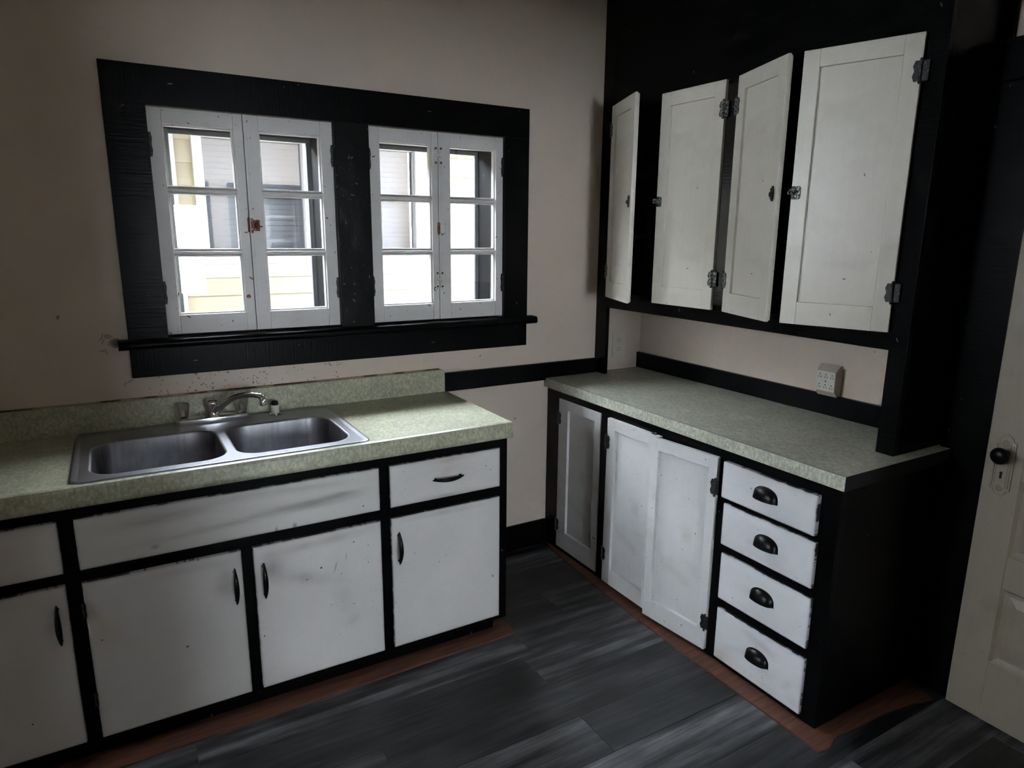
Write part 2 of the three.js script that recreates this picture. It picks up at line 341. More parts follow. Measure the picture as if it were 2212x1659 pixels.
struct('wall_front', wallWith([UNSEEN_REAR], LX - 0.2, RX + 0.2, -0.1, CY, 0.2).translate(0, 0, BZ), M.wall);
struct('floor_unseen_room', bx(LX, RX, -0.006, 0, PZ, BZ, 0), M.planks[3]);  // floor of the unseen room behind the camera
function unseenWindow(n, [a, b, c, d], z) {
  const w = structGroup('window_' + n, [(a + b) / 2, c, z]), m = (c + d) / 2;
  put('frame', [bx(a, a + 0.05, c, d, z, z + 0.05), bx(b - 0.05, b, c, d, z, z + 0.05), bx(a, b, c, c + 0.05, z, z + 0.05), bx(a, b, d - 0.05, d, z, z + 0.05), bx(a, b, m - 0.025, m + 0.025, z, z + 0.05)], M.sash, w);
  put('pane', bx(a + 0.05, b - 0.05, c + 0.05, m - 0.025, z + 0.02, z + 0.024, 0), M.glass, w);
  put('pane', bx(a + 0.05, b - 0.05, m + 0.025, d - 0.05, z + 0.02, z + 0.024, 0), M.glass, w);
}
unseenWindow(3, UNSEEN_REAR, BZ + 0.06);  // unseen window, placed to light the window wall through the doorway
{
  const [a, b, c, d] = ADDED_SIDE, x = LX - 0.12, m = (c + d) / 2, w = structGroup('window_4', [x, c, (a + b) / 2]);  // added window, out of view, brightens the right cabinets and alcove
  put('frame', [bx(x, x + 0.05, c, d, a, a + 0.05), bx(x, x + 0.05, c, d, b - 0.05, b), bx(x, x + 0.05, c, c + 0.05, a, b), bx(x, x + 0.05, d - 0.05, d, a, b), bx(x, x + 0.05, m - 0.025, m + 0.025, a, b)], M.sash, w);
  put('pane', bx(x + 0.02, x + 0.024, c + 0.05, m - 0.025, a + 0.05, b - 0.05, 0), M.glass, w);
  put('pane', bx(x + 0.02, x + 0.024, m + 0.025, d - 0.05, a + 0.05, b - 0.05, 0), M.glass, w);
}

// ---------------------------------------------------------------- window 1 and 2, casement pairs in one black surround
{
  const t = structGroup('trim_1', [1.81, 1.1, 0]), B = M.black;
  const xl = 0.9475, xr = 2.6711, top = 2.2042;
  put('head_casing', bx(xl, xr, 2.0725, top, 0, 0.022, 0.0012), B, t);
  put('side_casing', bx(xl, 1.0804, 1.243, 2.0724, 0, 0.0219, 0.0012), B, t, { swap: true });
  put('side_casing', bx(2.5406, xr, 1.243, 2.0724, 0, 0.0219, 0.0012), B, t, { swap: true });
  put('mullion', [bx(1.7454, 1.8919, 1.243, 2.0724, -0.02, 0.0219, 0.0012), bx(1.7465, 1.7535, 1.25, 2.07, 0.02, 0.026, 0.002)], M.blackChipped, t, { swap: true });
  // stool with a rounded nose, horned past the casing
  const nose = extr([[0, 1.209], [0.052, 1.209], [0.06, 1.214], [0.064, 1.226], [0.06, 1.238], [0.052, 1.243], [-0.05, 1.243], [-0.05, 1.215], [0, 1.215]], 2.708 - 0.913);
  nose.applyMatrix4(new THREE.Matrix4().makeBasis(new THREE.Vector3(0, 0, 1), new THREE.Vector3(0, 1, 0), new THREE.Vector3(-1, 0, 0))).translate(2.708, 0, 0);
  put('stool', toCreasedNormals(nose, 0.9), B, t);
  put('apron', bx(xl, xr, 1.098, 1.209, 0, 0.02, 0.003), B, t);
}
function hingeGeo(h = 0.065, w = 0.022) { // leaf, knuckles and screws, centred, pin along y, leaf in the xy plane
  const s = extr([[0, -h / 2], [w * 0.75, -h / 2], [w, -h / 4], [w * 0.8, 0], [w, h / 4], [w * 0.75, h / 2], [0, h / 2]], 0.002, { bevel: 0.0006 });
  const g = [s];
  for (let k = -2; k <= 2; k++) g.push(cyl(0.0042, 0.0042, h / 5 - 0.001, 10).translate(0, k * h / 5, 0.003));
  for (const y of [-0.35, 0.35]) g.push(cyl(0.003, 0.003, 0.002, 8).rotateX(Math.PI / 2).translate(w * 0.6, y * h, 0.003));
  return g;
}
function ballHinge(h = 0.065) { const g = hingeGeo(h); for (const s of [-1, 1]) g.push(strip(new THREE.SphereGeometry(0.005, 8, 6)).translate(0, s * (h / 2 + 0.003), 0.003)); return g; }
function casementWindow(n, X, xm, glassL, glassR, label) {
  const w = structGroup('window_' + n, [(X[0] + X[1]) / 2, 1.243, 0], label);
  // outer frame beyond the sashes: black jambs and head, grey sill, greenish outer stop at left
  const gx0 = glassL[0], gx1 = glassR[1];
  put('outer_frame', [bx(gx1 + 0.006, X[1], 1.25, 2.07, -0.2, -0.046, 0.001), bx(X[0], gx1 + 0.006, 2.022, 2.07, -0.2, -0.046, 0.001)], M.blackWeathered, w);
  put('outer_stop', bx(X[0], gx0 + 0.032, 1.25, 2.022, -0.2, -0.17, 0.001), M.greyPaint, w);
  put('storm_frame', [bx(gx1 - 0.012, gx1 + 0.006, 1.30, 2.022, -0.2, -0.185, 0.001), bx(gx0 + 0.032, gx1 - 0.012, 2.006, 2.022, -0.2, -0.185, 0.001)], M.sillGrey, w);
  put('outer_sill', extr([[0, 1.2435], [0, 1.30], [0.15, 1.285], [0.2, 1.275], [0.2, 1.2435]], X[1] - X[0]).applyMatrix4(new THREE.Matrix4().makeBasis(new THREE.Vector3(0, 0, -1), new THREE.Vector3(0, 1, 0), new THREE.Vector3(1, 0, 0))).translate(X[0], 0, -0.046), M.sillGrey, w);
  const gy = [1.324, 2.0145], mun = [1.557, 1.7855];
  const mkSash = (x0, x1, g, left) => {
    const zf = 0.004, zb = -0.036, y0 = 1.2515, y1 = 2.0692;
    const s = new THREE.Group(); s.name = 'sash'; w.add(s); s.position.set(0, 0, 0); s.updateMatrixWorld(true);
    put('stile', bx(x0 + 0.001, g[0], y0, y1, zb, zf, 0.002), M.sash, s, { swap: false });
    put('stile', bx(g[1], x1 - 0.001, y0, y1, zb, zf, 0.002), M.sash, s);
    put('rail', bx(g[0], g[1], y0, gy[0], zb, zf - 0.0006, 0.002), M.sash, s, { swap: true });
    put('rail', bx(g[0], g[1], gy[1], y1, zb, zf - 0.0006, 0.002), M.sash, s, { swap: true });
    for (const m of mun) {
      const pr = extr([[-0.036, m - 0.009], [-0.036, m + 0.009], [-0.012, m + 0.009], [0.0015, m + 0.004], [0.0015, m - 0.004], [-0.012, m - 0.009]], g[1] - g[0]);
      put('muntin', pr.applyMatrix4(new THREE.Matrix4().makeBasis(new THREE.Vector3(0, 0, 1), new THREE.Vector3(0, 1, 0), new THREE.Vector3(-1, 0, 0))).translate(g[1], 0, 0), M.sash, s);
    }
    // sticking: small sloped bead round each light, and putty behind
    const ys = [gy[0], mun[0] - 0.009, mun[0] + 0.009, mun[1] - 0.009, mun[1] + 0.009, gy[1]];
    const bead = [];
    for (let k = 0; k < 6; k += 2) {
      const a = ys[k], b = ys[k + 1];
      bead.push(bx(g[0], g[0] + 0.006, a, b, -0.03, -0.008, 0.001), bx(g[1] - 0.006, g[1], a, b, -0.03, -0.008, 0.001), bx(g[0] + 0.006, g[1] - 0.006, a, a + 0.006, -0.03, -0.008, 0.001), bx(g[0] + 0.006, g[1] - 0.006, b - 0.006, b, -0.03, -0.008, 0.001));
      put('pane', bx(g[0] + 0.001, g[1] - 0.001, a + 0.001, b - 0.001, -0.026, -0.0235, 0), M.glass, s);
    }
    put('glazing_bead', bead, M.sash, s);
    for (const y of [1.94, 1.41]) {
      const h = hingeGeo(0.085, 0.014).map((q) => q.clone().scale(left ? 1 : -1, 1, 1));
      for (const q of h) if (!left) { // keep faces outward after mirroring
        for (const key of ['position', 'normal', 'uv']) { const A = q.attributes[key]; if (!A) continue; const n3 = A.itemSize, ar = A.array; for (let i = 0; i < A.count; i += 3) for (let c = 0; c < n3; c++) { const t = ar[(i + 1) * n3 + c]; ar[(i + 1) * n3 + c] = ar[(i + 2) * n3 + c]; ar[(i + 2) * n3 + c] = t; } }
      }
      put('hinge', h.map((q) => q.translate(left ? x0 - 0.002 : x1 + 0.002, y, zf + 0.001)), M.blackHinge, s);
    }
    return s;
  };
  const L = mkSash(X[0], xm, glassL, true), R = mkSash(xm, X[1], glassR, false);
  put('dark_gap_strip', bx(xm - 0.004, xm + 0.004, 1.253, 2.067, -0.046, -0.0365, 0.0005), M.blackIn, R);  // added black strip that darkens the gap between the sashes
  put('astragal', bx(xm + 0.012, xm + 0.0135, 1.253, 2.067, 0.0035, 0.0048, 0.0005), M.sash, R);
  return [w, L, R];
}
{
  const [, L, R] = casementWindow(1, W1, 1.4037, [1.128, 1.3685], [1.4595, 1.697], 'left pair of white six-pane casement sashes in the black surround');
  // rusty surface latch on the meeting stiles and a bare screw hook below
  put('latch', [bx(1.409, 1.4165, 1.632, 1.688, 0.004, 0.008, 0.001), bx(1.418, 1.441, 1.64, 1.682, 0.004, 0.006, 0.001), cyl(0.0075, 0.0085, 0.01, 14).rotateX(Math.PI / 2).translate(1.429, 1.661, 0.01), bx(1.427, 1.45, 1.654, 1.66, 0.012, 0.016, 0.001)], M.rust, R);
  put('strike', bx(1.3965, 1.4025, 1.635, 1.69, 0.004, 0.0075, 0.001), M.rust, L);
  put('screw_hook', [cyl(0.007, 0.008, 0.008, 12).rotateX(Math.PI / 2).translate(1.381, 1.386, 0.008), cyl(0.003, 0.003, 0.02, 8).rotateX(Math.PI / 2).translate(1.381, 1.386, 0.016)], M.rust, L);
}
{
  const [, L, R] = casementWindow(2, W2, 2.2103, [1.9415, 2.1795], [2.2685, 2.5025], 'right pair of white six-pane casement sashes in the black surround');
  put('latch', [bx(2.2035, 2.2115, 1.632, 1.686, 0.004, 0.012, 0.002), cyl(0.006, 0.006, 0.03, 10).translate(2.206, 1.658, 0.012)], M.rust, L);
  put('strike', [bx(2.216, 2.2425, 1.637, 1.683, 0.004, 0.0062, 0.001)], M.sash, R); put('strike_rim', [bx(2.2145, 2.2165, 1.636, 1.684, 0.004, 0.0056, 0.0005), bx(2.2405, 2.243, 1.636, 1.684, 0.004, 0.0056, 0.0005), bx(2.2145, 2.243, 1.6355, 1.6375, 0.004, 0.0056, 0.0005), ...[1.642, 1.678].flatMap((y) => [2.221, 2.238].map((x) => cyl(0.0016, 0.0016, 0.001, 8).rotateX(Math.PI / 2).translate(x, y, 0.0064)))], M.rust, R);
  for (const y of [1.971, 1.431]) { // white painted turn catches
    const plate = (x) => [bx(x - 0.0085, x + 0.0085, y - 0.034, y + 0.034, 0.004, 0.007, 0.003), ...[-1, 1].map((s) => strip(new THREE.TorusGeometry(0.0065, 0.0028, 6, 14)).translate(x, y + s * 0.03, 0.007))];
    put('catch', [...plate(2.199), bx(2.196, 2.226, y - 0.006, y + 0.008, 0.008, 0.015, 0.003)], M.sash, L);
    put('catch', [...plate(2.223), cyl(0.012, 0.013, 0.012, 14).rotateX(Math.PI / 2).translate(2.224, y + 0.002, 0.012)], M.sash, R);
    for (const [x, par] of [[2.199, L], [2.223, R]]) put('screw_hole', [-1, 1].map((s) => cyl(0.0042, 0.0042, 0.002, 10).rotateX(Math.PI / 2).translate(x, y + s * 0.03, 0.0075)), M.slot, par);
  }
  put('screw_hook', [strip(new THREE.TorusGeometry(0.008, 0.0025, 6, 12, 4.6)).translate(2.191, 1.39, 0.006)], M.rust, L);
}

// ---------------------------------------------------------------- wall rail, baseboard, floor strips
{
  const t = structGroup('trim_2', [2.6, 0.91, 0]);
  put('rail_board', bx(2.2245, 3.111, 0.906, 0.9955, 0, 0.02, 0.003), M.black, t);
}
struct('baseboard_back', [bx(2.214, 2.815, 0, 0.137, 0, 0.018, 0.003)], M.black);
{ // brown strips of underlayment showing along the cabinet feet
  const flat = (pts, y0, y1) => extr(pts.map(([x, z]) => [x, -z]), y1 - y0, { bevel: 0.0012, seg: 1 }).rotateX(-Math.PI / 2).translate(0, y0, 0);
  const a = struct('trim_3', flat([[0.16, 0.575], [2.228, 0.575], [2.236, 0.63], [2.226, 0.678], [0.16, 0.712]], 0, 0.006), M.strip); a.userData.label = 'brown wood strip on the floor along the sink cabinet';
  const b = struct('trim_4', [flat([[2.815, 0.02], [2.79, 0.1], [2.762, 0.45], [2.744, 0.9], [2.741, 1.4], [2.7405, 1.744], [2.79, 1.752], [2.826, 1.738], [2.84, 1.73], [2.832, 1.66], [2.832, 0.02]], 0, 0.006), flat([[2.835, 1.66], [2.838, 1.735], [2.86, 1.728], [2.95, 1.74], [3.1, 1.745], [3.25, 1.765], [3.33, 1.795], [3.366, 1.68], [3.366, 1.66]], 0, 0.004)], M.strip); b.userData.label = 'brown wood strip on the floor along the drawer cabinet';
}

// ---------------------------------------------------------------- cabinet fronts
// A front spans from its left to its right edge (x, z of the outer face) and from y0 to y1; outer face at local z = 0.
let wearSeed = 0;
function front(parent, name, L, R, y0, y1, t, mat, o = {}) {
  const dx = R[0] - L[0], dz = R[1] - L[1], w = Math.hypot(dx, dz), h = y1 - y0;
  let geos;
  if (o.shaker) {
    const [sl, sr, rt, rb] = o.shaker;
    geos = [bx(0, sl, 0, h, -t, 0, 0.0025), bx(w - sr, w, 0, h, -t, 0, 0.0025), bx(sl - 0.0005, w - sr + 0.0005, 0, rb, -t, -0.0004, 0.0015), bx(sl - 0.0005, w - sr + 0.0005, h - rt, h, -t, -0.0004, 0.0015)];
    if (o.lip) geos.push(bx(0.006, w - 0.006, 0.004, h - 0.004, -t - o.lip, -t + 0.002, 0.002));
  } else geos = [bx(0, w, 0, h, -t, 0, o.round ?? 0.004)];
  const m = putL(name, geos, o.wear ? wear(w, h, ++wearSeed, o.wear) : mat, parent);
  const uv = m.geometry.attributes.uv, ou = rnd(), ov = rnd(), pa = m.geometry.attributes.position;
  for (let i = 0; i < uv.count; i++) o.wear ? uv.setXY(i, Math.max(0.001, Math.min(0.999, pa.getX(i) / w)), Math.max(0.001, Math.min(0.999, pa.getY(i) / h))) : uv.setXY(i, uv.getX(i) + ou, uv.getY(i) + ov);
  const p = new THREE.Vector3(L[0], y0, L[1]).sub(parent.position);
  m.position.copy(p); m.rotation.y = Math.atan2(-dz, dx);
  if (o.shaker) { const [sl, sr, rt, rb] = o.shaker; putL('panel', bx(sl - 0.004, w - sr + 0.004, rb - 0.004, h - rt + 0.004, -t + 0.002, t > 0.02 ? -0.0145 : -0.0115, 0.0005), mat, m); }
  m.userData.size = undefined; delete m.userData.size;
  return Object.assign(m, { W: w, H: h });
}
function bowPull(len = 0.128) { // vertical bow with pointed ends and two feet, centred, standing off +z
  const bow = sweep((t) => [0, (t - 0.5) * len, 0.006 + 0.021 * Math.sin(Math.PI * t) ** 0.8], (t) => { const k = Math.sin(Math.PI * Math.min(1, Math.max(0, 0.02 + t * 0.96))); return [0.0018 + 0.0068 * k ** 0.8, 0.0018 + 0.0032 * k]; }, 26, 10, new THREE.Vector3(1, 0, 0));
  const feet = [-1, 1].map((s) => cyl(0.0045, 0.006, 0.012, 10).rotateX(Math.PI / 2).translate(0, s * len * 0.4, 0.006));
  return [bow, ...feet];
}
function cupPull(w = 0.094, h = 0.044, d = 0.026) { // hooded bin pull, top at y = 0, back at z = 0
  const P = [], idx = [], nu = 22, nv = 10;
  const shell = (k) => { const b = P.length / 3; for (let j = 0; j <= nv; j++) for (let i = 0; i <= nu; i++) { const a = Math.PI * i / nu, e = Math.PI / 2 * j / nv; const cx = -Math.cos(a), sx = Math.pow(Math.sin(a), 0.62); P.push(cx * (w / 2 - k), -h + (h - k) * sx * Math.cos(e) + 0.001, (d - k) * sx * Math.sin(e) * (0.9 + 0.1 * Math.sin(e)) ); } return b; };
  const b0 = shell(0), b1 = shell(0.0022), n = nu + 1;
  for (let j = 0; j < nv; j++) for (let i = 0; i < nu; i++) { const a = j * n + i; for (const [b, f] of [[b0, 0], [b1, 1]]) { const q = [b + a, b + a + n, b + a + 1, b + a + 1, b + a + n, b + a + n + 1]; idx.push(...(f ? q : q.reverse())); } }
  for (let i = 0; i < nu; i++) { const a = nv * n + i; idx.push(b0 + a, b1 + a, b0 + a + 1, b0 + a + 1, b1 + a, b1 + a + 1); }
  const g = new THREE.BufferGeometry(); g.setAttribute('position', new THREE.Float32BufferAttribute(P, 3)); g.setIndex(idx); g.computeVertexNormals();
  const fl = extr((() => { const s = new THREE.Shape(); s.moveTo(-w / 2 - 0.004, -h - 0.002); for (let i = 0; i <= 20; i++) { const a = Math.PI * i / 20; s.lineTo(-Math.cos(a) * (w / 2 + 0.004), -h + (h + 0.004) * Math.pow(Math.sin(a), 0.62)); } s.lineTo(w / 2 + 0.004, -h - 0.002); return s; })(), 0.0018);
  const ears = [-1, 1].map((s) => cyl(0.006, 0.006, 0.003, 12).rotateX(Math.PI / 2).translate(s * w * 0.45, -h + 0.003, 0.002));
  return [strip(g), fl, ...ears];
}
const bow = bowPull();
const pullGeo = join(bow), pullFlat = join(bow.map((g) => g.clone().rotateZ(-Math.PI / 2)));
function handle(parent, geo, x, y, z = 0, name = 'handle') { const m = new THREE.Mesh(geo, M.iron); m.name = name; m.position.set(x, y, z); m.castShadow = m.receiveShadow = true; parent.add(m); return m; }

// ---------------------------------------------------------------- sink cabinet
{
  const F = 0.6312, face = 0.6495, t = F - 0.6;
  const c = thing('base_cabinet', 'black framed white sink cabinet under the window, with slab doors and thin bow handles', 'cabinet', [1.18, 0, 0.32]);
  const B = M.black, fr = [];
  const v = (a, b, y0 = 0.06, y1 = 0.849) => fr.push(bx(a, b, y0, y1, 0.6, F, 0.0015)), hz = (a, b, x0 = 0.2, x1 = 2.1685) => fr.push(bx(x0, x1, a, b, 0.6, F - 0.0004, 0.0015));
  v(0.16, 0.2); v(0.70, 0.757); v(1.665, 1.718); v(2.16, 2.2104); v(1.185, 1.237, 0.06, 0.66);
  hz(0.81, 0.849); hz(0.61, 0.662); hz(0.06, 0.095);
  put('face_frame', fr, B, c);
  put('carcass', [bx(0.16, 0.18, 0.06, 0.849, 0.005, 0.6, 0), bx(2.19, 2.2095, 0.06, 0.849, 0.005, 0.6, 0.001), bx(0.18, 2.19, 0.06, 0.08, 0.005, 0.6, 0), bx(0.18, 2.19, 0.08, 0.849, 0.005, 0.012, 0)], B, c);
  put('toe_kick', bx(0.16, 2.165, 0.0065, 0.0605, 0.585, 0.6, 0.001), B, c);
  const mk = (n, a, b, y0, y1, w) => front(c, n, [a, face], [b, face], y0, y1, 0.018, M.white, { wear: w });
  const G = [0.7, 0.8, 1];
  const d0 = mk('door', 0.235, 0.7085, 0.088, 0.619, { smudge: [[0.43, 0.41, 0.03, 0.09, 0, 0.25]] });
  const d1 = mk('door', 0.7488, 1.1932, 0.0868, 0.6151, { smudge: [[0.39, 0.42, 0.035, 0.06, 0, 0.35], [0.3, 0.5, 0.2, 0.02, 0, 0.12]], dots: [[0.26, 0.235, 0.0035, 0.9]], specks: 8 });
  const d2 = mk('door', 1.2294, 1.672, 0.0868, 0.6151, { smudge: [[0.06, 0.44, 0.04, 0.05, 0, 0.4], [0.16, 0.38, 0.1, 0.03, -0.3, 0.3], [0.25, 0.5, 0.2, 0.02, 0.05, 0.28], [0.3, 0.3, 0.05, 0.12, 0.1, 0.14], [0.33, 0.17, 0.03, 0.02, 0.4, 0.14], [0.27, 0.39, 0.003, 0.02, -0.3, 0.7], [0.31, 0.42, 0.002, 0.015, -0.1, 0.6]], dots: [[0.22, 0.4, 0.004, 0.8], [0.29, 0.36, 0.002, 0.8], [0.34, 0.47, 0.003, 0.7], [0.39, 0.38, 0.002, 0.8], [0.33, 0.23, 0.002, 0.8]], specks: 26 });
  const d3 = mk('door', 1.7101, 2.1681, 0.0868, 0.6151, { smudge: [[0.03, 0.4, 0.02, 0.06, 0, 0.3], [0.424, 0.19, 0.002, 0.009, 0.5, 0.9], [0.428, 0.187, 0.002, 0.006, -0.5, 0.9], [0.22, 0.51, 0.2, 0.012, 0, 0.2]], dots: [[0.09, 0.37, 0.002, 0.8], [0.22, 0.33, 0.002, 0.8], [0.19, 0.31, 0.002, 0.8]], specks: 14 });
  handle(d0, pullGeo, 0.68 - 0.235, 0.50 - 0.088); handle(d1, pullGeo, 1.1675 - 0.7488, 0.494 - 0.0868); handle(d2, pullGeo, 1.2585 - 1.2294, 0.4905 - 0.0868); handle(d3, pullGeo, 1.7385 - 1.7101, 0.4935 - 0.0868);
  const w0 = mk('drawer', 0.235, 0.7095, 0.655, 0.818, { specks: 5 }), w1 = mk('drawer', 1.7101, 2.1681, 0.6554, 0.8173, { smudge: [[0.235, 0.122, 0.04, 0.04, 0, 0.22, [0.35, 0.75, 0.8]], [0.25, 0.148, 0.09, 0.012, 0, 0.3, G], [0.2, 0.008, 0.1, 0.012, 0, 0.3]], specks: 16 });
  handle(w0, pullFlat, 0.235, 0.08); handle(w1, pullFlat, 1.941 - 1.7101, 0.734 - 0.6554);
  mk('false_front', 0.7488, 1.672, 0.6554, 0.8173, { base: [0.85, 0.845, 0.825], smudge: [[0.68, 0.075, 0.16, 0.018, -0.02, 0.5], [0.78, 0.09, 0.08, 0.012, 0.03, 0.45], [0.25, 0.12, 0.16, 0.02, 0.02, 0.3], [0.45, 0.06, 0.3, 0.014, 0.05, 0.25], [0.55, 0.14, 0.3, 0.015, -0.03, 0.22], [0.2, 0.03, 0.012, 0.008, 0, 0.6], [0.62, 0.006, 0.008, 0.012, 0, 0.8], [0.56, 0.004, 0.006, 0.012, 0, 0.7]], dots: [[0.86, 0.03, 0.003, 0.7]], specks: 8 });
  for (const y of [0.2, 0.5]) { putL('hinge', hingeGeo(0.05, 0.006).map((g) => g.translate(-0.003, y - 0.06, -0.001)), M.blackHinge, d1); }
}

// ---------------------------------------------------------------- countertop with backsplash, sink, faucet
const SX = [0.745, 1.66], SZ = [0.05, 0.625];
{
  const c = thing('countertop', 'green mottled laminate countertop with rolled front edge and low backsplash, sink set into it', 'countertop', [1.18, 0.85, 0.33]);
  const s = new THREE.Shape([[0.15, -0.021], [2.2265, -0.021], [2.2265, -0.6], [0.15, -0.6]].map((p) => new THREE.Vector2(...p)));
  s.holes.push(rrShape(SX[0] + 0.02, SX[1] - 0.02, -SZ[1] + 0.04, -SZ[0] - 0.02, 0.03, THREE.Path));
  const top = extr(s, 0.038).rotateX(-Math.PI / 2).translate(0, 0.872, 0);
  const prof = [[0.6, 0.91]]; for (let k = 0; k <= 3; k++) prof.push([0.607 + k * 0.006, 0.91 + 0.0022 * Math.sin(k / 3 * Math.PI / 2)]);
  for (let k = 0; k <= 8; k++) { const a = k / 8 * Math.PI / 2; prof.push([0.633 + 0.0155 * Math.sin(a), 0.8967 + 0.0155 * Math.cos(a)]); }
  for (const q of [[0.6485, 0.872], [0.6495, 0.868], [0.6485, 0.855], [0.645, 0.8495], [0.6, 0.8495]]) prof.push(q);
  const nose = toCreasedNormals(extr(prof, 2.2265 - 0.15).applyMatrix4(new THREE.Matrix4().makeBasis(new THREE.Vector3(0, 0, 1), new THREE.Vector3(0, 1, 0), new THREE.Vector3(-1, 0, 0))).translate(2.2265, 0, 0), 0.7);
  put('slab', [top, nose], M.laminate, c);
  put('end_cap', extr([[0.0, 0.91], ...prof.slice(1, -1), [0.0, 0.8495]].map(([z, y]) => [z, y]), 0.0016).applyMatrix4(new THREE.Matrix4().makeBasis(new THREE.Vector3(0, 0, 1), new THREE.Vector3(0, 1, 0), new THREE.Vector3(-1, 0, 0))).translate(2.2283, 0, 0), M.laminate, c);
  // backsplash, its right upper corner rounded
  const bsp = new THREE.Shape(); bsp.moveTo(0.15, 0.9); bsp.lineTo(2.2225, 0.9); bsp.lineTo(2.2225, 0.995); bsp.absarc(2.2025, 0.995, 0.02, 0, Math.PI / 2); bsp.lineTo(0.15, 1.015);
  put('backsplash', extr(bsp, 0.019, { bevel: 0.003 }).translate(0, 0, 0.001), M.laminate, c);
  put('caulk_line', bx(0.15, 2.2, 1.0145, 1.0195, 0.0005, 0.011, 0.002), M.caulk, c);
}
{
  const s = thing('kitchen_sink', 'double-bowl stainless steel drop-in sink in the green countertop', 'sink', [1.2, 0.74, 0.33]);
  const b1 = [0.802, 1.188, 0.195, 0.565], b2 = [1.226, 1.606, 0.195, 0.565], r = 0.075;
  const o = rrShape(SX[0], SX[1], -SZ[1], -SZ[0], 0.042);
  for (const b of [b1, b2]) o.holes.push(rrShape(b[0] - 0.008, b[1] + 0.008, -b[3] - 0.008, -b[2] + 0.008, r + 0.008, THREE.Path));
  const plate = extr(o, 0.002, { curve: 10 }).rotateX(-Math.PI / 2).translate(0, 0.9112, 0);
  // raised bead all round the rim
  const ring = [];
  const lp = (d, y) => rrLoop(SX[0] + d, SX[1] - d, SZ[0] + d, SZ[1] - d, Math.max(0.006, 0.042 - d), y, 8);
  const bead = loft([lp(0, 0.9105), lp(0.001, 0.9135), lp(0.004, 0.9158), lp(0.008, 0.9166), lp(0.013, 0.9158), lp(0.019, 0.9138), lp(0.024, 0.9131)]);
  put('rim', [plate, toCreasedNormals(bead, 1.2)], M.steel, s);
  for (const b of [b1, b2]) {
    const L = (d, y, rad) => rrLoop(b[0] + d, b[1] - d, b[2] + d, b[3] - d, rad, y, 10);
    const basin = loft([L(-0.0085, 0.9132, r + 0.008), L(-0.005, 0.9126, r + 0.005), L(-0.002, 0.9105, r + 0.002), L(0, 0.906, r), L(0.003, 0.86, r), L(0.008, 0.79, r), L(0.013, 0.765, r - 0.002), L(0.024, 0.75, r - 0.006), L(0.042, 0.744, r - 0.012), L(0.1, 0.741, 0.06), L(0.15, 0.739, 0.03)], true);
    put('basin', basin, M.basin, s);
    const cx = (b[0] + b[1]) / 2, cz = (b[2] + b[3]) / 2;
    put('drain', lathe([[0.0, 0.001], [0.02, 0.001], [0.026, 0.003], [0.04, 0.0045], [0.046, 0.003], [0.047, 0]]).translate(cx, 0.741, cz), M.chrome, s);
  }
}
{
  const z = 0.083, cx = 1.205, y0 = 0.9135;
  const f = thing('faucet', 'chrome kitchen faucet with arched spout and two clear knobs on the sink deck', 'faucet', [cx, y0, z]);
  const pl = rrShape(-0.139, 0.139, -0.027, 0.027, 0.024);
  put('deck_plate', toCreasedNormals(extr(pl, 0.016, { bevel: 0.004, seg: 3 }), 0.6).rotateX(-Math.PI / 2).translate(cx, y0 + 0.004, z), M.chrome, f);
  put('post', lathe([[0, 0], [0.026, 0], [0.025, 0.006], [0.021, 0.01], [0.0195, 0.028], [0.0205, 0.044], [0.0245, 0.05], [0.0255, 0.056], [0.0245, 0.062], [0.019, 0.068], [0.01, 0.071], [0, 0.0715]]).translate(cx, y0 + 0.019, z), M.chrome, f);
  const P = new THREE.CatmullRomCurve3([[0.005, 0.028, 0.006], [0.03, 0.055, 0.035], [0.062, 0.086, 0.07], [0.1, 0.105, 0.112], [0.135, 0.110, 0.148], [0.152, 0.106, 0.166], [0.157, 0.094, 0.171]].map((q) => new THREE.Vector3(cx + q[0], y0 + 0.012 + q[1], z + q[2])));
  put('spout', sweep((t) => P.getPoint(t).toArray(), (t) => [mix(0.0155, 0.0125, t), mix(0.0145, 0.0105, Math.min(1, t * 1.4))], 34, 14, new THREE.Vector3(0.7, 0, -0.7)), M.chrome, f);
  put('aerator', lathe([[0, 0], [0.0115, 0], [0.0135, 0.004], [0.0135, 0.018], [0.011, 0.022], [0, 0.022]], 18).translate(cx + 0.1575, y0 + 0.084, z + 0.1715), M.chrome, f);
  for (const s of [-1, 1]) {
    const x = cx + s * 0.106;
    const star = (k) => { const L = []; for (let i = 0; i < 48; i++) { const a = i / 48 * Math.PI * 2, q = 1 + 0.06 * Math.cos(a * 8); L.push([Math.cos(a) * q * k[0], k[1], Math.sin(a) * q * k[0]]); } return L; };
    const kb = put('knob', loft([[0.002, 0.006], [0.016, 0.006], [0.0185, 0.012], [0.022, 0.032], [0.0245, 0.05], [0.0245, 0.056], [0.0215, 0.061], [0.012, 0.063], [0.001, 0.063]].map(star)).translate(x, y0 + 0.022, z), M.acrylic, f);
    put('stem', lathe([[0, 0], [0.016, 0], [0.016, 0.005], [0.01, 0.008], [0.0085, 0.014], [0.006, 0.02], [0.005, 0.042], [0, 0.043]], 18).translate(x, y0 + 0.019, z), M.chrome, f);
    put('ferrule', lathe([[0.0095, 0], [0.0165, 0.001], [0.0165, 0.006], [0.0095, 0.007]], 18).translate(x, y0 + 0.0195, z), M.chrome, f);
  }
}
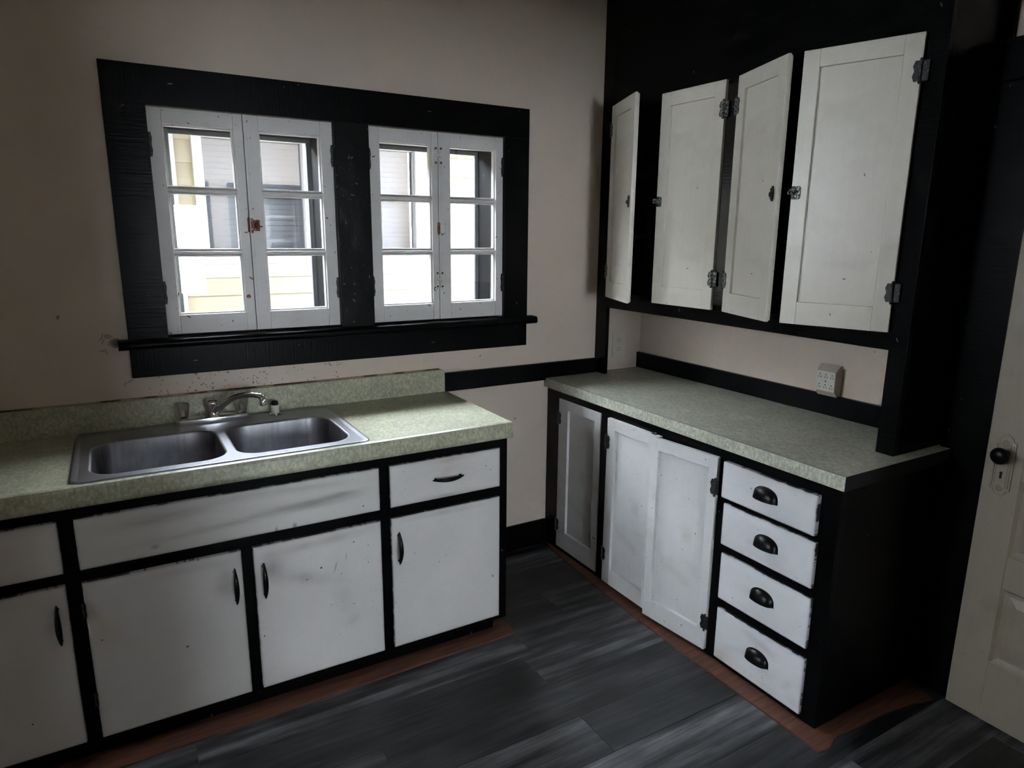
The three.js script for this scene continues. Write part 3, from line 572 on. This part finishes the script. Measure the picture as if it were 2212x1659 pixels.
{
  const s = thing('sprayer_holder', 'small white capped sprayer fitting on the sink deck, right of the faucet', 'sprayer', [1.437, 0.9135, 0.085]);
  const at = (g) => g.translate(1.437, 0.9135, 0.085);
  put('flange', at(lathe([[0.012, 0.008], [0.016, 0.009], [0.024, 0.005], [0.027, 0], [0.02, 0], [0.012, 0.001]])), M.chrome, s);
  put('collar', at(lathe([[0, 0.004], [0.0155, 0.004], [0.0155, 0.03], [0.017, 0.031], [0.017, 0.037], [0.0145, 0.04], [0, 0.04]])), M.plastic, s);
  put('cap', at(lathe([[0, 0.04], [0.0135, 0.04], [0.013, 0.052], [0.01, 0.055], [0, 0.055]])), M.rubber, s);
}

// ---------------------------------------------------------------- drawer cabinet at the right wall
{
  const F = 2.8161, c = thing('base_cabinet', 'black base cabinet along the right wall with tall white panel doors and four white drawers', 'cabinet', [3.1, 0, 0.85]);
  const B = M.black, T = 0.022, fr = [];
  const v = (a, b, y0 = 0.0065, y1 = 0.8705) => fr.push(bx(F, F + T, y0, y1, a, b, 0.0015)), hz = (y0, y1, a, b) => fr.push(bx(F + 0.0004, F + T, y0, y1, a, b, 0.0015));
  v(0.001, 0.125); v(0.45, 0.535); v(1.172, 1.24); v(1.605, 1.674);
  hz(0.815, 0.8705, 0.12, 1.61); hz(0.0065, 0.045, 0.12, 1.61);
  for (const [a, b] of [[0.66, 0.695], [0.46, 0.51], [0.232, 0.29]]) hz(a, b, 1.235, 1.61);
  put('face_frame', fr, B, c, { swap: true });
  put('end_panel', bx(F + T, 3.42, 0.0065, 0.8705, 1.652, 1.6735, 0.001), B, c);
  put('carcass', [bx(F + T, 3.42, 0.0065, 0.8705, 0.001, 0.02, 0), bx(F + T, 3.42, 0.0065, 0.03, 0.02, 1.652, 0), bx(F + T, 3.42, 0.0065, 0.8705, 1.19, 1.21, 0), bx(3.4, 3.42, 0.03, 0.8705, 0.02, 1.652, 0)], M.blackIn, c);
  const dA = front(c, 'door', [F - 0.003, 0.113], [F - 0.005, 0.458], 0.027, 0.829, 0.021, M.white, { shaker: [0.078, 0.046, 0.05, 0.095] });
  const dB = front(c, 'door', [F - 0.0235, 0.532], [F - 0.0245, 0.872], 0.027, 0.829, 0.021, M.white, { shaker: [0.054, 0.06, 0.05, 0.075] });
  const dC = front(c, 'door', [2.766, 0.855], [2.799, 1.182], 0.027, 0.829, 0.021, M.white, { shaker: [0.04, 0.04, 0.05, 0.085] });
  dA.position.x -= 0; // inset door
  for (const [d, lr, ys] of [[dA, 0, [0.7, 0.122]], [dB, 0, [0.69, 0.142]], [dC, 1, [0.686, 0.122]]])
    for (const y of ys) {
      const m = putL('hinge', [...ballHinge(0.06), bx(-0.016, 0, -0.028, 0.028, -0.001, 0.002, 0.001)], M.blackHinge, d); m.position.set(lr ? d.W - 0.001 : 0.001, y, 0.001); if (lr) m.rotation.z = Math.PI;
    }
  putL('catch', [bx(0.29, 0.315, d_h(dB) - 0.006, d_h(dB) + 0.004, -0.014, -0.002, 0.002), cyl(0.004, 0.004, 0.014, 10).rotateX(Math.PI / 2).translate(0.303, d_h(dB) + 0.004, -0.008)], M.worn, dB);
  const D = [[0.6864, 0.8283, 1.2145, 1.6085, -0.031, 0.788, 1.412], [0.5018, 0.6679, 1.2255, 1.6155, -0.022, 0.613, 1.4285], [0.281, 0.4705, 1.2305, 1.619, -0.0165, 0.409, 1.431], [0.031, 0.2445, 1.233, 1.6215, -0.0165, 0.17, 1.4345]];
  D.forEach(([y0, y1, z0, z1, off, py, pz]) => {
    const x = F - 0.0165 + (off + 0.0165) * 0.5;
    const d = front(c, 'drawer', [x, z0], [x, z1], y0, y1, 0.0165 + Math.max(0, F - 0.0165 - x), M.white, { round: 0.006, wear: { base: [0.87, 0.875, 0.88], edge: 0.0012, specks: 7, smudge: [[0.2, y1 > 0.8 ? 0.13 : 0.02, 0.12, 0.018, 0, 0.12, [0.4, 0.7, 0.9]], ...(y0 < 0.1 ? [[0.03, 0.02, 0.05, 0.03, 0.3, 0.35, [0.5, 0.7, 1]], [0.2, 0.17, 0.08, 0.02, -0.2, 0.25], [0.33, 0.08, 0.03, 0.015, 0.8, 0.2], [0.36, 0.03, 0.03, 0.03, 0, 0.15]] : [])] } });
    const m = putL('cup_pull', cupPull(), M.iron, d); m.position.set(pz - z0, py - y0, 0);
  });
}
function d_h(d) { return d.H; }
{
  const c = thing('countertop', 'pale green laminate countertop in the corner alcove, square edged with a black right end', 'countertop', [3.1, 0.871, 0.85]);
  put('slab', bx(2.794, 3.42, 0.872, 0.9185, 0.0005, 1.692, 0.0008), M.laminatePale, c);
  put('front_edge', [bx(2.7915, 2.794, 0.871, 0.918, 0.0005, 1.6935, 0.0006)], M.laminatePale, c);
  put('edge_seam', bx(2.7925, 2.7945, 0.9183, 0.9189, 0.0005, 1.69, 0), M.slot, c);
  put('end_edge', bx(2.794, 3.384, 0.871, 0.9182, 1.692, 1.6945, 0.0006), M.blackIn, c);
}
{
  const t = structGroup('trim_5', [3.41, 0.92, 0.8], 'black backsplash board along the alcove wall');
  put('backsplash_board', bx(3.405, RX, 0.919, 1.004, 0.0005, 1.6, 0.003), M.black, t);
}

// ---------------------------------------------------------------- wall cabinet above, on a black full-height front
{
  const F = 3.1134, c = thing('wall_cabinet', 'tall black wall cabinet with four white panel doors, two of them hanging open', 'cabinet', [3.27, 0.92, 0.82]);
  const B = M.black, T = 0.022, fr = [];
  const v = (a, b, y0, y1) => fr.push(bx(F, F + T, y0, y1, a, b, 0.0015));
  v(0.0005, 0.0872, 0.9195, CY - 0.001); v(1.586, 1.6489, 0.9195, CY - 0.001); 
  fr.push(bx(F + 0.0004, F + T, 1.2713, 1.352, 0.085, 1.59, 0.0015), bx(F + 0.0004, F + T, 2.222, CY - 0.001, 0.085, 1.59, 0.0015));
  put('face_frame', fr, M.blackGloss, c, { swap: true });
  put('stile_backing', bx(F, F + T, 1.352, 2.222, 0.8, 0.9, 0.0015), M.black, c, { swap: true });
  put('center_stile', bx(F - 0.016, F + T, 1.352, 2.222, 0.824, 0.878, 0.0015), M.blackWorn, c, { swap: true });
  put('end_panel', bx(F + T, 3.4235, 0.9195, CY - 0.001, 1.63, 1.6485, 0.001), B, c, { swap: true });
  put('carcass', [bx(F + T, 3.4235, 1.29, 1.31, 0.001, 1.63, 0), bx(F + T, 3.4235, 2.23, 2.25, 0.001, 1.63, 0), bx(3.405, 3.4235, 1.31, 2.23, 0.001, 1.63, 0), bx(F + T, 3.405, 1.31, 2.23, 0.001, 0.018, 0), bx(F + T, 3.405, 1.31, 2.23, 0.84, 0.86, 0)], M.blackIn, c);
  put('shelf', [bx(F + 0.05, 3.405, 1.62, 1.638, 0.018, 0.84, 0), bx(F + 0.05, 3.405, 1.62, 1.638, 0.86, 1.63, 0)], M.blackIn, c);
  put('shelf', [bx(F + 0.05, 3.405, 1.93, 1.948, 0.018, 0.84, 0), bx(F + 0.05, 3.405, 1.93, 1.948, 0.86, 1.63, 0)], M.blackIn, c);
  const y0 = 1.3308, y1 = 2.2416, W = M.whiteUpper, sh = [0.055, 0.055, 0.057, 0.08];
  const d1 = front(c, 'door', [3.078, 0.117], [2.944, 0.443], y0, y1, 0.014, W, { shaker: sh, lip: 0.009 });
  const d2 = front(c, 'door', [3.074, 0.467], [3.088, 0.819], y0, y1, 0.016, W, { shaker: sh, lip: 0.007 });
  const d3 = front(c, 'door', [3.087, 0.882], [2.964, 1.204], y0, y1, 0.014, W, { shaker: sh, lip: 0.009 });
  const d4 = front(c, 'door', [2.989, 1.246], [3.100, 1.585], y0, y1, 0.016, W, { shaker: sh, lip: 0.007 });
  [[d1, 0, M.worn], [d2, 1, M.worn], [d3, 0, M.worn], [d4, 1, M.blackHinge]].forEach(([d, lr, mt]) => {
    for (const y of [0.80, 0.13]) { const m = putL('hinge', [...ballHinge(0.06), bx(-0.022, -0.004, -0.03, 0.03, -0.003, 0, 0.001)], mt, d); m.position.set(lr ? d.W - 0.002 : 0.002, y, 0.001); if (lr) m.rotation.z = Math.PI; }
  });
  const ly = 1.785 - y0;
  for (const d of [d2, d4]) { // turn latches
    const k = new THREE.Group(); k.name = 'latch'; d.add(k); k.position.set(0.012, ly, 0);
    d.remove(k);
    putL('latch', [extr([[-0.012, -0.022], [0.014, -0.022], [0.018, -0.016], [0.018, 0.016], [0.014, 0.022], [-0.012, 0.022]], 0.004, { bevel: 0.001 }), cyl(0.007, 0.009, 0.012, 14).rotateX(Math.PI / 2).translate(0, 0, 0.009), bx(-0.02, 0.004, -0.006, 0.006, 0.012, 0.02, 0.003), strip(new THREE.SphereGeometry(0.011, 14, 10)).scale(1, 1, 0.7).translate(-0.005, 0.002, 0.022)], M.worn, d).position.set(0.014, ly, 0);
  }
  for (const d of [d1, d3]) { // black keepers
    putL('latch_keeper', [bx(-0.009, 0.009, -0.02, 0.02, 0, 0.006, 0.002), bx(-0.004, 0.012, -0.011, 0.005, 0.005, 0.014, 0.003), cyl(0.004, 0.004, 0.052, 8).translate(0.002, 0, 0.003)], M.iron, d).position.set(d.W - 0.024, ly, 0);
  }
}

// ---------------------------------------------------------------- outlets
{
  const o = thing('wall_outlet', 'painted-over duplex outlet on the window wall inside the alcove', 'outlet', [3.272, 1.055, 0.0]);
  const p = (g) => g;
  put('cover_plate', p(toCreasedNormals(extr(rrShape(3.229, 3.317, 0.99, 1.122, 0.004), 0.003, { bevel: 0.0015 }), 0.7).translate(0, 0, 0.002)), M.outlet, o);
  for (const y of [1.08, 1.032]) {
    put('receptacle', extr(rrShape(3.256, 3.29, y - 0.017, y + 0.017, 0.011), 0.002, { bevel: 0.0006 }).translate(0, 0, 0.006), M.outlet, o);
    put('slot', [bx(3.2645, 3.2668, y - 0.002, y + 0.009, 0.007, 0.0092, 0), bx(3.2785, 3.2805, y - 0.001, y + 0.008, 0.007, 0.0092, 0), cyl(0.0028, 0.0028, 0.002, 10).rotateX(Math.PI / 2).translate(3.273, y - 0.009, 0.0082)], M.slot, o);
  }
  put('screw', cyl(0.0028, 0.0032, 0.002, 10).rotateX(Math.PI / 2).translate(3.273, 1.056, 0.0065), M.outlet, o);
}
{
  const o = thing('outlet_adapter', 'ivory six-outlet wall tap on the alcove wall above the green countertop', 'outlet', [RX, 1.06, 1.19]);
  // body: back plate narrowing to the front face
  const ring = (x, y0, y1, z0, z1) => [[x, y0, z0], [x, y1, z0], [x, y1, z1], [x, y0, z1]];
  const A = ring(RX - 0.0005, 0.997, 1.129, 1.141, 1.232), Bb = ring(RX - 0.02, 1.0, 1.127, 1.142, 1.232), C = ring(RX - 0.056, 1.026, 1.107, 1.157, 1.2405);
  const g = loft([C, Bb, A]);
  put('body', [toCreasedNormals(g, 0.3), (() => { const q = new THREE.BufferGeometry(); q.setAttribute('position', new THREE.Float32BufferAttribute([C[0], C[3], C[1], C[1], C[3], C[2]].flat(), 3)); q.computeVertexNormals(); return q; })()], M.ivory, o);
  put('face_plate', bx(RX - 0.058, RX - 0.0555, 1.028, 1.105, 1.158, 1.239, 0.001), M.plastic, o);
  const fx = RX - 0.0585;
  for (const [k, y] of [[0, 1.09], [1, 1.048]]) for (const z of [1.172, 1.199, 1.226])
    put('socket', [bx(fx, fx + 0.001, y - 0.011, y - 0.003, z - 0.006, z - 0.004, 0), bx(fx, fx + 0.001, y - 0.011, y - 0.003, z + 0.004, z + 0.006, 0), cyl(0.0026, 0.0026, 0.001, 10).rotateZ(Math.PI / 2).translate(fx + 0.0005, y + 0.004, z)], M.slot, o);
  put('screw', cyl(0.003, 0.003, 0.001, 10).rotateZ(Math.PI / 2).translate(fx + 0.0005, 1.0665, 1.199), M.slot, o);
}

// ---------------------------------------------------------------- the panelled door at the right with its black casing
{
  const t = structGroup('trim_6', [3.405, 0, 1.73], 'black casing of the panelled door');
  put('side_casing', bx(3.385, RX, 0.0, 2.115, 1.655, 1.806, 0.004), M.black, t, { swap: true });
  put('side_casing', bx(3.385, RX, 0.0, 2.115, 2.66, 2.8, 0.004), M.black, t, { swap: true });
  put('head_casing', [bx(3.385, RX, 2.115, 2.238, 1.655, 2.8, 0.004), bx(3.379, RX, 2.225, 2.24, 1.65, 2.805, 0.003)], M.black, t);
  put('corner_board', bx(3.408, RX, 2.24, CY - 0.001, 1.649, 1.6795, 0.003), M.black, t);
}
{
  const X = 3.362, d = structGroup('door_1', [3.382, 0, 2.2], 'white five-panel door with a black knob and embossed plate');
  const z0 = 1.8125, z1 = 2.655, y0 = 0.008, y1 = 2.1, s = 0.112, th = 0.04;
  const panels = [[0.228, 0.499], [0.616, 0.876], [0.993, 1.253], [1.37, 1.63], [1.747, 1.99]];
  const fr = [bx(X, X + th, y0, y1, z0, z0 + s, 0.004), bx(X, X + th, y0, y1, z1 - s, z1, 0.004)];
  let last = y0; for (const [a, b] of panels) { fr.push(bx(X + 0.0004, X + th, last, a, z0 + s - 0.001, z1 - s + 0.001, 0.002)); last = b; } fr.push(bx(X + 0.0004, X + th, last, y1, z0 + s - 0.001, z1 - s + 0.001, 0.002));
  put('leaf', fr, M.doorPaint, d);
  for (const [a, b] of panels) {
    const lp = (o, x) => [[x, a + o, z0 + s + o], [x, b - o, z0 + s + o], [x, b - o, z1 - s - o], [x, a + o, z1 - s - o]];
    const g = loft([lp(0.05, X + 0.004), lp(0.022, X + 0.013), lp(0.02, X + 0.013), lp(0.008, X + 0.009), lp(-0.002, X + 0.001)].reverse(), true);
    put('panel', toCreasedNormals(g, 0.3), M.doorPaint, d);
  }
  // embossed lock plate
  const pz = 1.8675, py = 0.913, w = 0.031, h = 0.0975, S = new THREE.Shape();
  const arc = (sgn) => { const L = []; for (let k = 0; k <= 12; k++) { const a = Math.PI * k / 12; L.push([Math.cos(a) * w * 0.68, sgn * (h - 0.014 + Math.sin(a) * 0.02)]); } return L; };
  const out = [[w, -h + 0.018], [w, h - 0.018], [w * 0.8, h - 0.014], ...arc(1), [-w * 0.8, h - 0.014], [-w, h - 0.018], [-w, -h + 0.018], [-w * 0.8, -h + 0.014], ...arc(-1).reverse(), [w * 0.8, -h + 0.014]];
  const turn = new THREE.Matrix4().makeBasis(new THREE.Vector3(0, 0, 1), new THREE.Vector3(0, 1, 0), new THREE.Vector3(-1, 0, 0));
  const onDoor = (g, off = 0) => g.applyMatrix4(turn).translate(X - off, py, pz);
  const plate = [onDoor(toCreasedNormals(extr(out, 0.0035, { bevel: 0.0015 }), 0.6))];
  for (const sgn of [-1, 1]) { // beaded side ribs and little flowers
    plate.push(onDoor(bx(sgn * 0.0235 - 0.0022, sgn * 0.0235 + 0.0022, -0.072, 0.072, 0.003, 0.0085, 0.0015)), onDoor(bx(sgn * 0.0165 - 0.001, sgn * 0.0165 + 0.001, -0.076, 0.076, 0.003, 0.0068, 0.0008)));
    for (let k = 0; k < 8; k++) { const a = k / 8 * Math.PI * 2; plate.push(onDoor(strip(new THREE.SphereGeometry(0.0032, 8, 6)).scale(1, 1, 0.6).translate(Math.cos(a) * 0.0085, sgn * 0.077 + Math.sin(a) * 0.0085, 0.0052))); }
    plate.push(onDoor(strip(new THREE.SphereGeometry(0.0035, 8, 6)).scale(1, 1, 0.7).translate(0, sgn * 0.077, 0.0052)), onDoor(strip(new THREE.TorusGeometry(0.016, 0.0012, 6, 20, Math.PI)).rotateZ(sgn > 0 ? 0 : Math.PI).translate(0, sgn * 0.08, 0.0055)));
  }
  put('lock_plate', plate, M.doorPaint, d);
  put('keyhole', [onDoor(cyl(0.0045, 0.0045, 0.002, 14).rotateX(Math.PI / 2).translate(0, -0.024, 0.0052)), onDoor(extr([[-0.0022, -0.024], [0.0022, -0.024], [0.0038, -0.042], [-0.0038, -0.042]], 0.0014).translate(0, 0, 0.0048))], M.slot, d);
  const kn = lathe([[0, 0.058], [0.012, 0.0575], [0.021, 0.054], [0.0265, 0.047], [0.0275, 0.042], [0.0245, 0.035], [0.016, 0.031], [0.011, 0.0285], [0.0105, 0.006], [0.014, 0.004], [0.015, 0.0]], 30).rotateX(Math.PI / 2);
  put('knob', onDoor(kn.translate(0.004, 0.041, 0.002)), M.iron, d);
}

// ---------------------------------------------------------------- outside: ground, neighbouring house
struct('ground', bx(-14, 18, -0.75, -0.6, -14, 16, 0), M.ground).userData.label = 'ground of the side yard';
{
  const Z = -2.0, n = thing('neighbour_house', 'cream clapboard house wall with a white framed window pair seen through the kitchen window', 'house', [3.5, -0.6, -4]);
  const x0 = 1.33, xl = -4.2, x1 = 8.2, E = 0.1385, base = 1.227 - E * 13, win = { x0: 1.446, x1: 3.003, y0: 1.43, y1: 2.33 };
  const sect = (y) => [[0, y], [0.02, y], [0.005, y + E + 0.004], [0, y + E + 0.004]];
  const turn = new THREE.Matrix4().makeBasis(new THREE.Vector3(0, 0, 1), new THREE.Vector3(0, 1, 0), new THREE.Vector3(-1, 0, 0));
  const board = (a, b, y) => put('siding_board', extr(sect(y), b - a).applyMatrix4(turn).translate(b, 0, Z), M.siding, n);
  for (let k = 0; k < 26; k++) {
    const y = base + k * E; if (y > 2.22) break;
    if (y + E > win.y0 + 0.01 && y < win.y1 - 0.01) { board(x0, win.x0, y); board(win.x1, x1, y); } else board(x0, x1, y);
    board(xl, 1.2, y);  // added stretch of wall past the corner, out of view, blocks sky
  }
  put('corner_board', bx(1.2, x0, base, 2.37, Z, Z + 0.025, 0.002), M.trimWhite, n);
  put('wall', [bx(xl, x1, -0.6, 2.37, -6, Z - 0.12, 0), bx(xl, 1.46, -0.6, 2.37, Z - 0.12, Z, 0), bx(2.99, x1, -0.6, 2.37, Z - 0.12, Z, 0), bx(1.46, 2.99, -0.6, 1.44, Z - 0.12, Z, 0), bx(1.46, 2.99, 2.33, 2.37, Z - 0.12, Z, 0)], M.siding, n);
  put('belt_board', bx(x0, 3.06, 1.342, 1.432, Z, Z + 0.019, 0.002), M.trimWhite, n);
  const unseen_roof = extr([[-1.17, 2.36], [-1.17, 2.42], [-4, 3.3], [-6.83, 2.42], [-6.83, 2.36]], x1 - xl + 0.8).applyMatrix4(new THREE.Matrix4().makeBasis(new THREE.Vector3(0, 0, 1), new THREE.Vector3(0, 1, 0), new THREE.Vector3(-1, 0, 0))).translate(x1 + 0.4, 0, 0);
  put('unseen_roof', unseen_roof, M.roofing, n);  // unseen roof, its eave made low and deep to shade the siding
  const win2 = (a, b) => { // a double hung window: casing faces at +30 mm
    const w = new THREE.Group(); w.name = 'window'; n.add(w); w.updateMatrixWorld(true);
    put('sash_frame', [bx(a, a + 0.03, 1.5, 2.235, Z - 0.05, Z - 0.01), bx(b - 0.03, b, 1.5, 2.235, Z - 0.05, Z - 0.01), bx(a + 0.03, b - 0.03, 2.22, 2.24, Z - 0.05, Z - 0.01), bx(a + 0.03, b - 0.03, 1.868, 1.91, Z - 0.05, Z + 0.002), bx(a + 0.03, b - 0.03, 1.495, 1.515, Z - 0.05, Z - 0.005)], M.trimWhite, w);
    put('pane', bx(a + 0.03, b - 0.03, 1.91, 2.22, Z - 0.034, Z - 0.03, 0), M.glass, w);
    put('pane', bx(a + 0.03, b - 0.03, 1.515, 1.868, Z - 0.024, Z - 0.02, 0), M.glass, w);
    const sl = []; for (let y = 1.5; y < 2.24; y += 0.036) sl.push(bx(a, b, -0.0195, 0.0195, -0.001, 0.001, 0.0005).rotateX(0.35).translate(0, y + 0.018, Z - 0.1));
    put('blind_backing', bx(a, b, 1.5, 2.24, Z - 0.12, Z - 0.117, 0), M.shade, w);
    put('blind', sl, M.shade, w);
  };
  win2(1.46, 2.14); win2(2.175, 2.95);
  put('window_casing', [bx(1.43, 1.489, 1.43, 2.33, Z, Z + 0.03), bx(2.111, 2.205, 1.49, 2.24, Z - 0.05, Z + 0.028), bx(2.922, 3.003, 1.43, 2.33, Z, Z + 0.03), bx(1.42, 3.013, 2.24, 2.345, Z, Z + 0.032), bx(1.43, 2.985, 1.43, 1.495, Z, Z + 0.026), bx(1.41, 3.02, 1.49, 1.505, Z - 0.02, Z + 0.05)], M.trimWhite, n);
}

renderer.render(scene, camera);
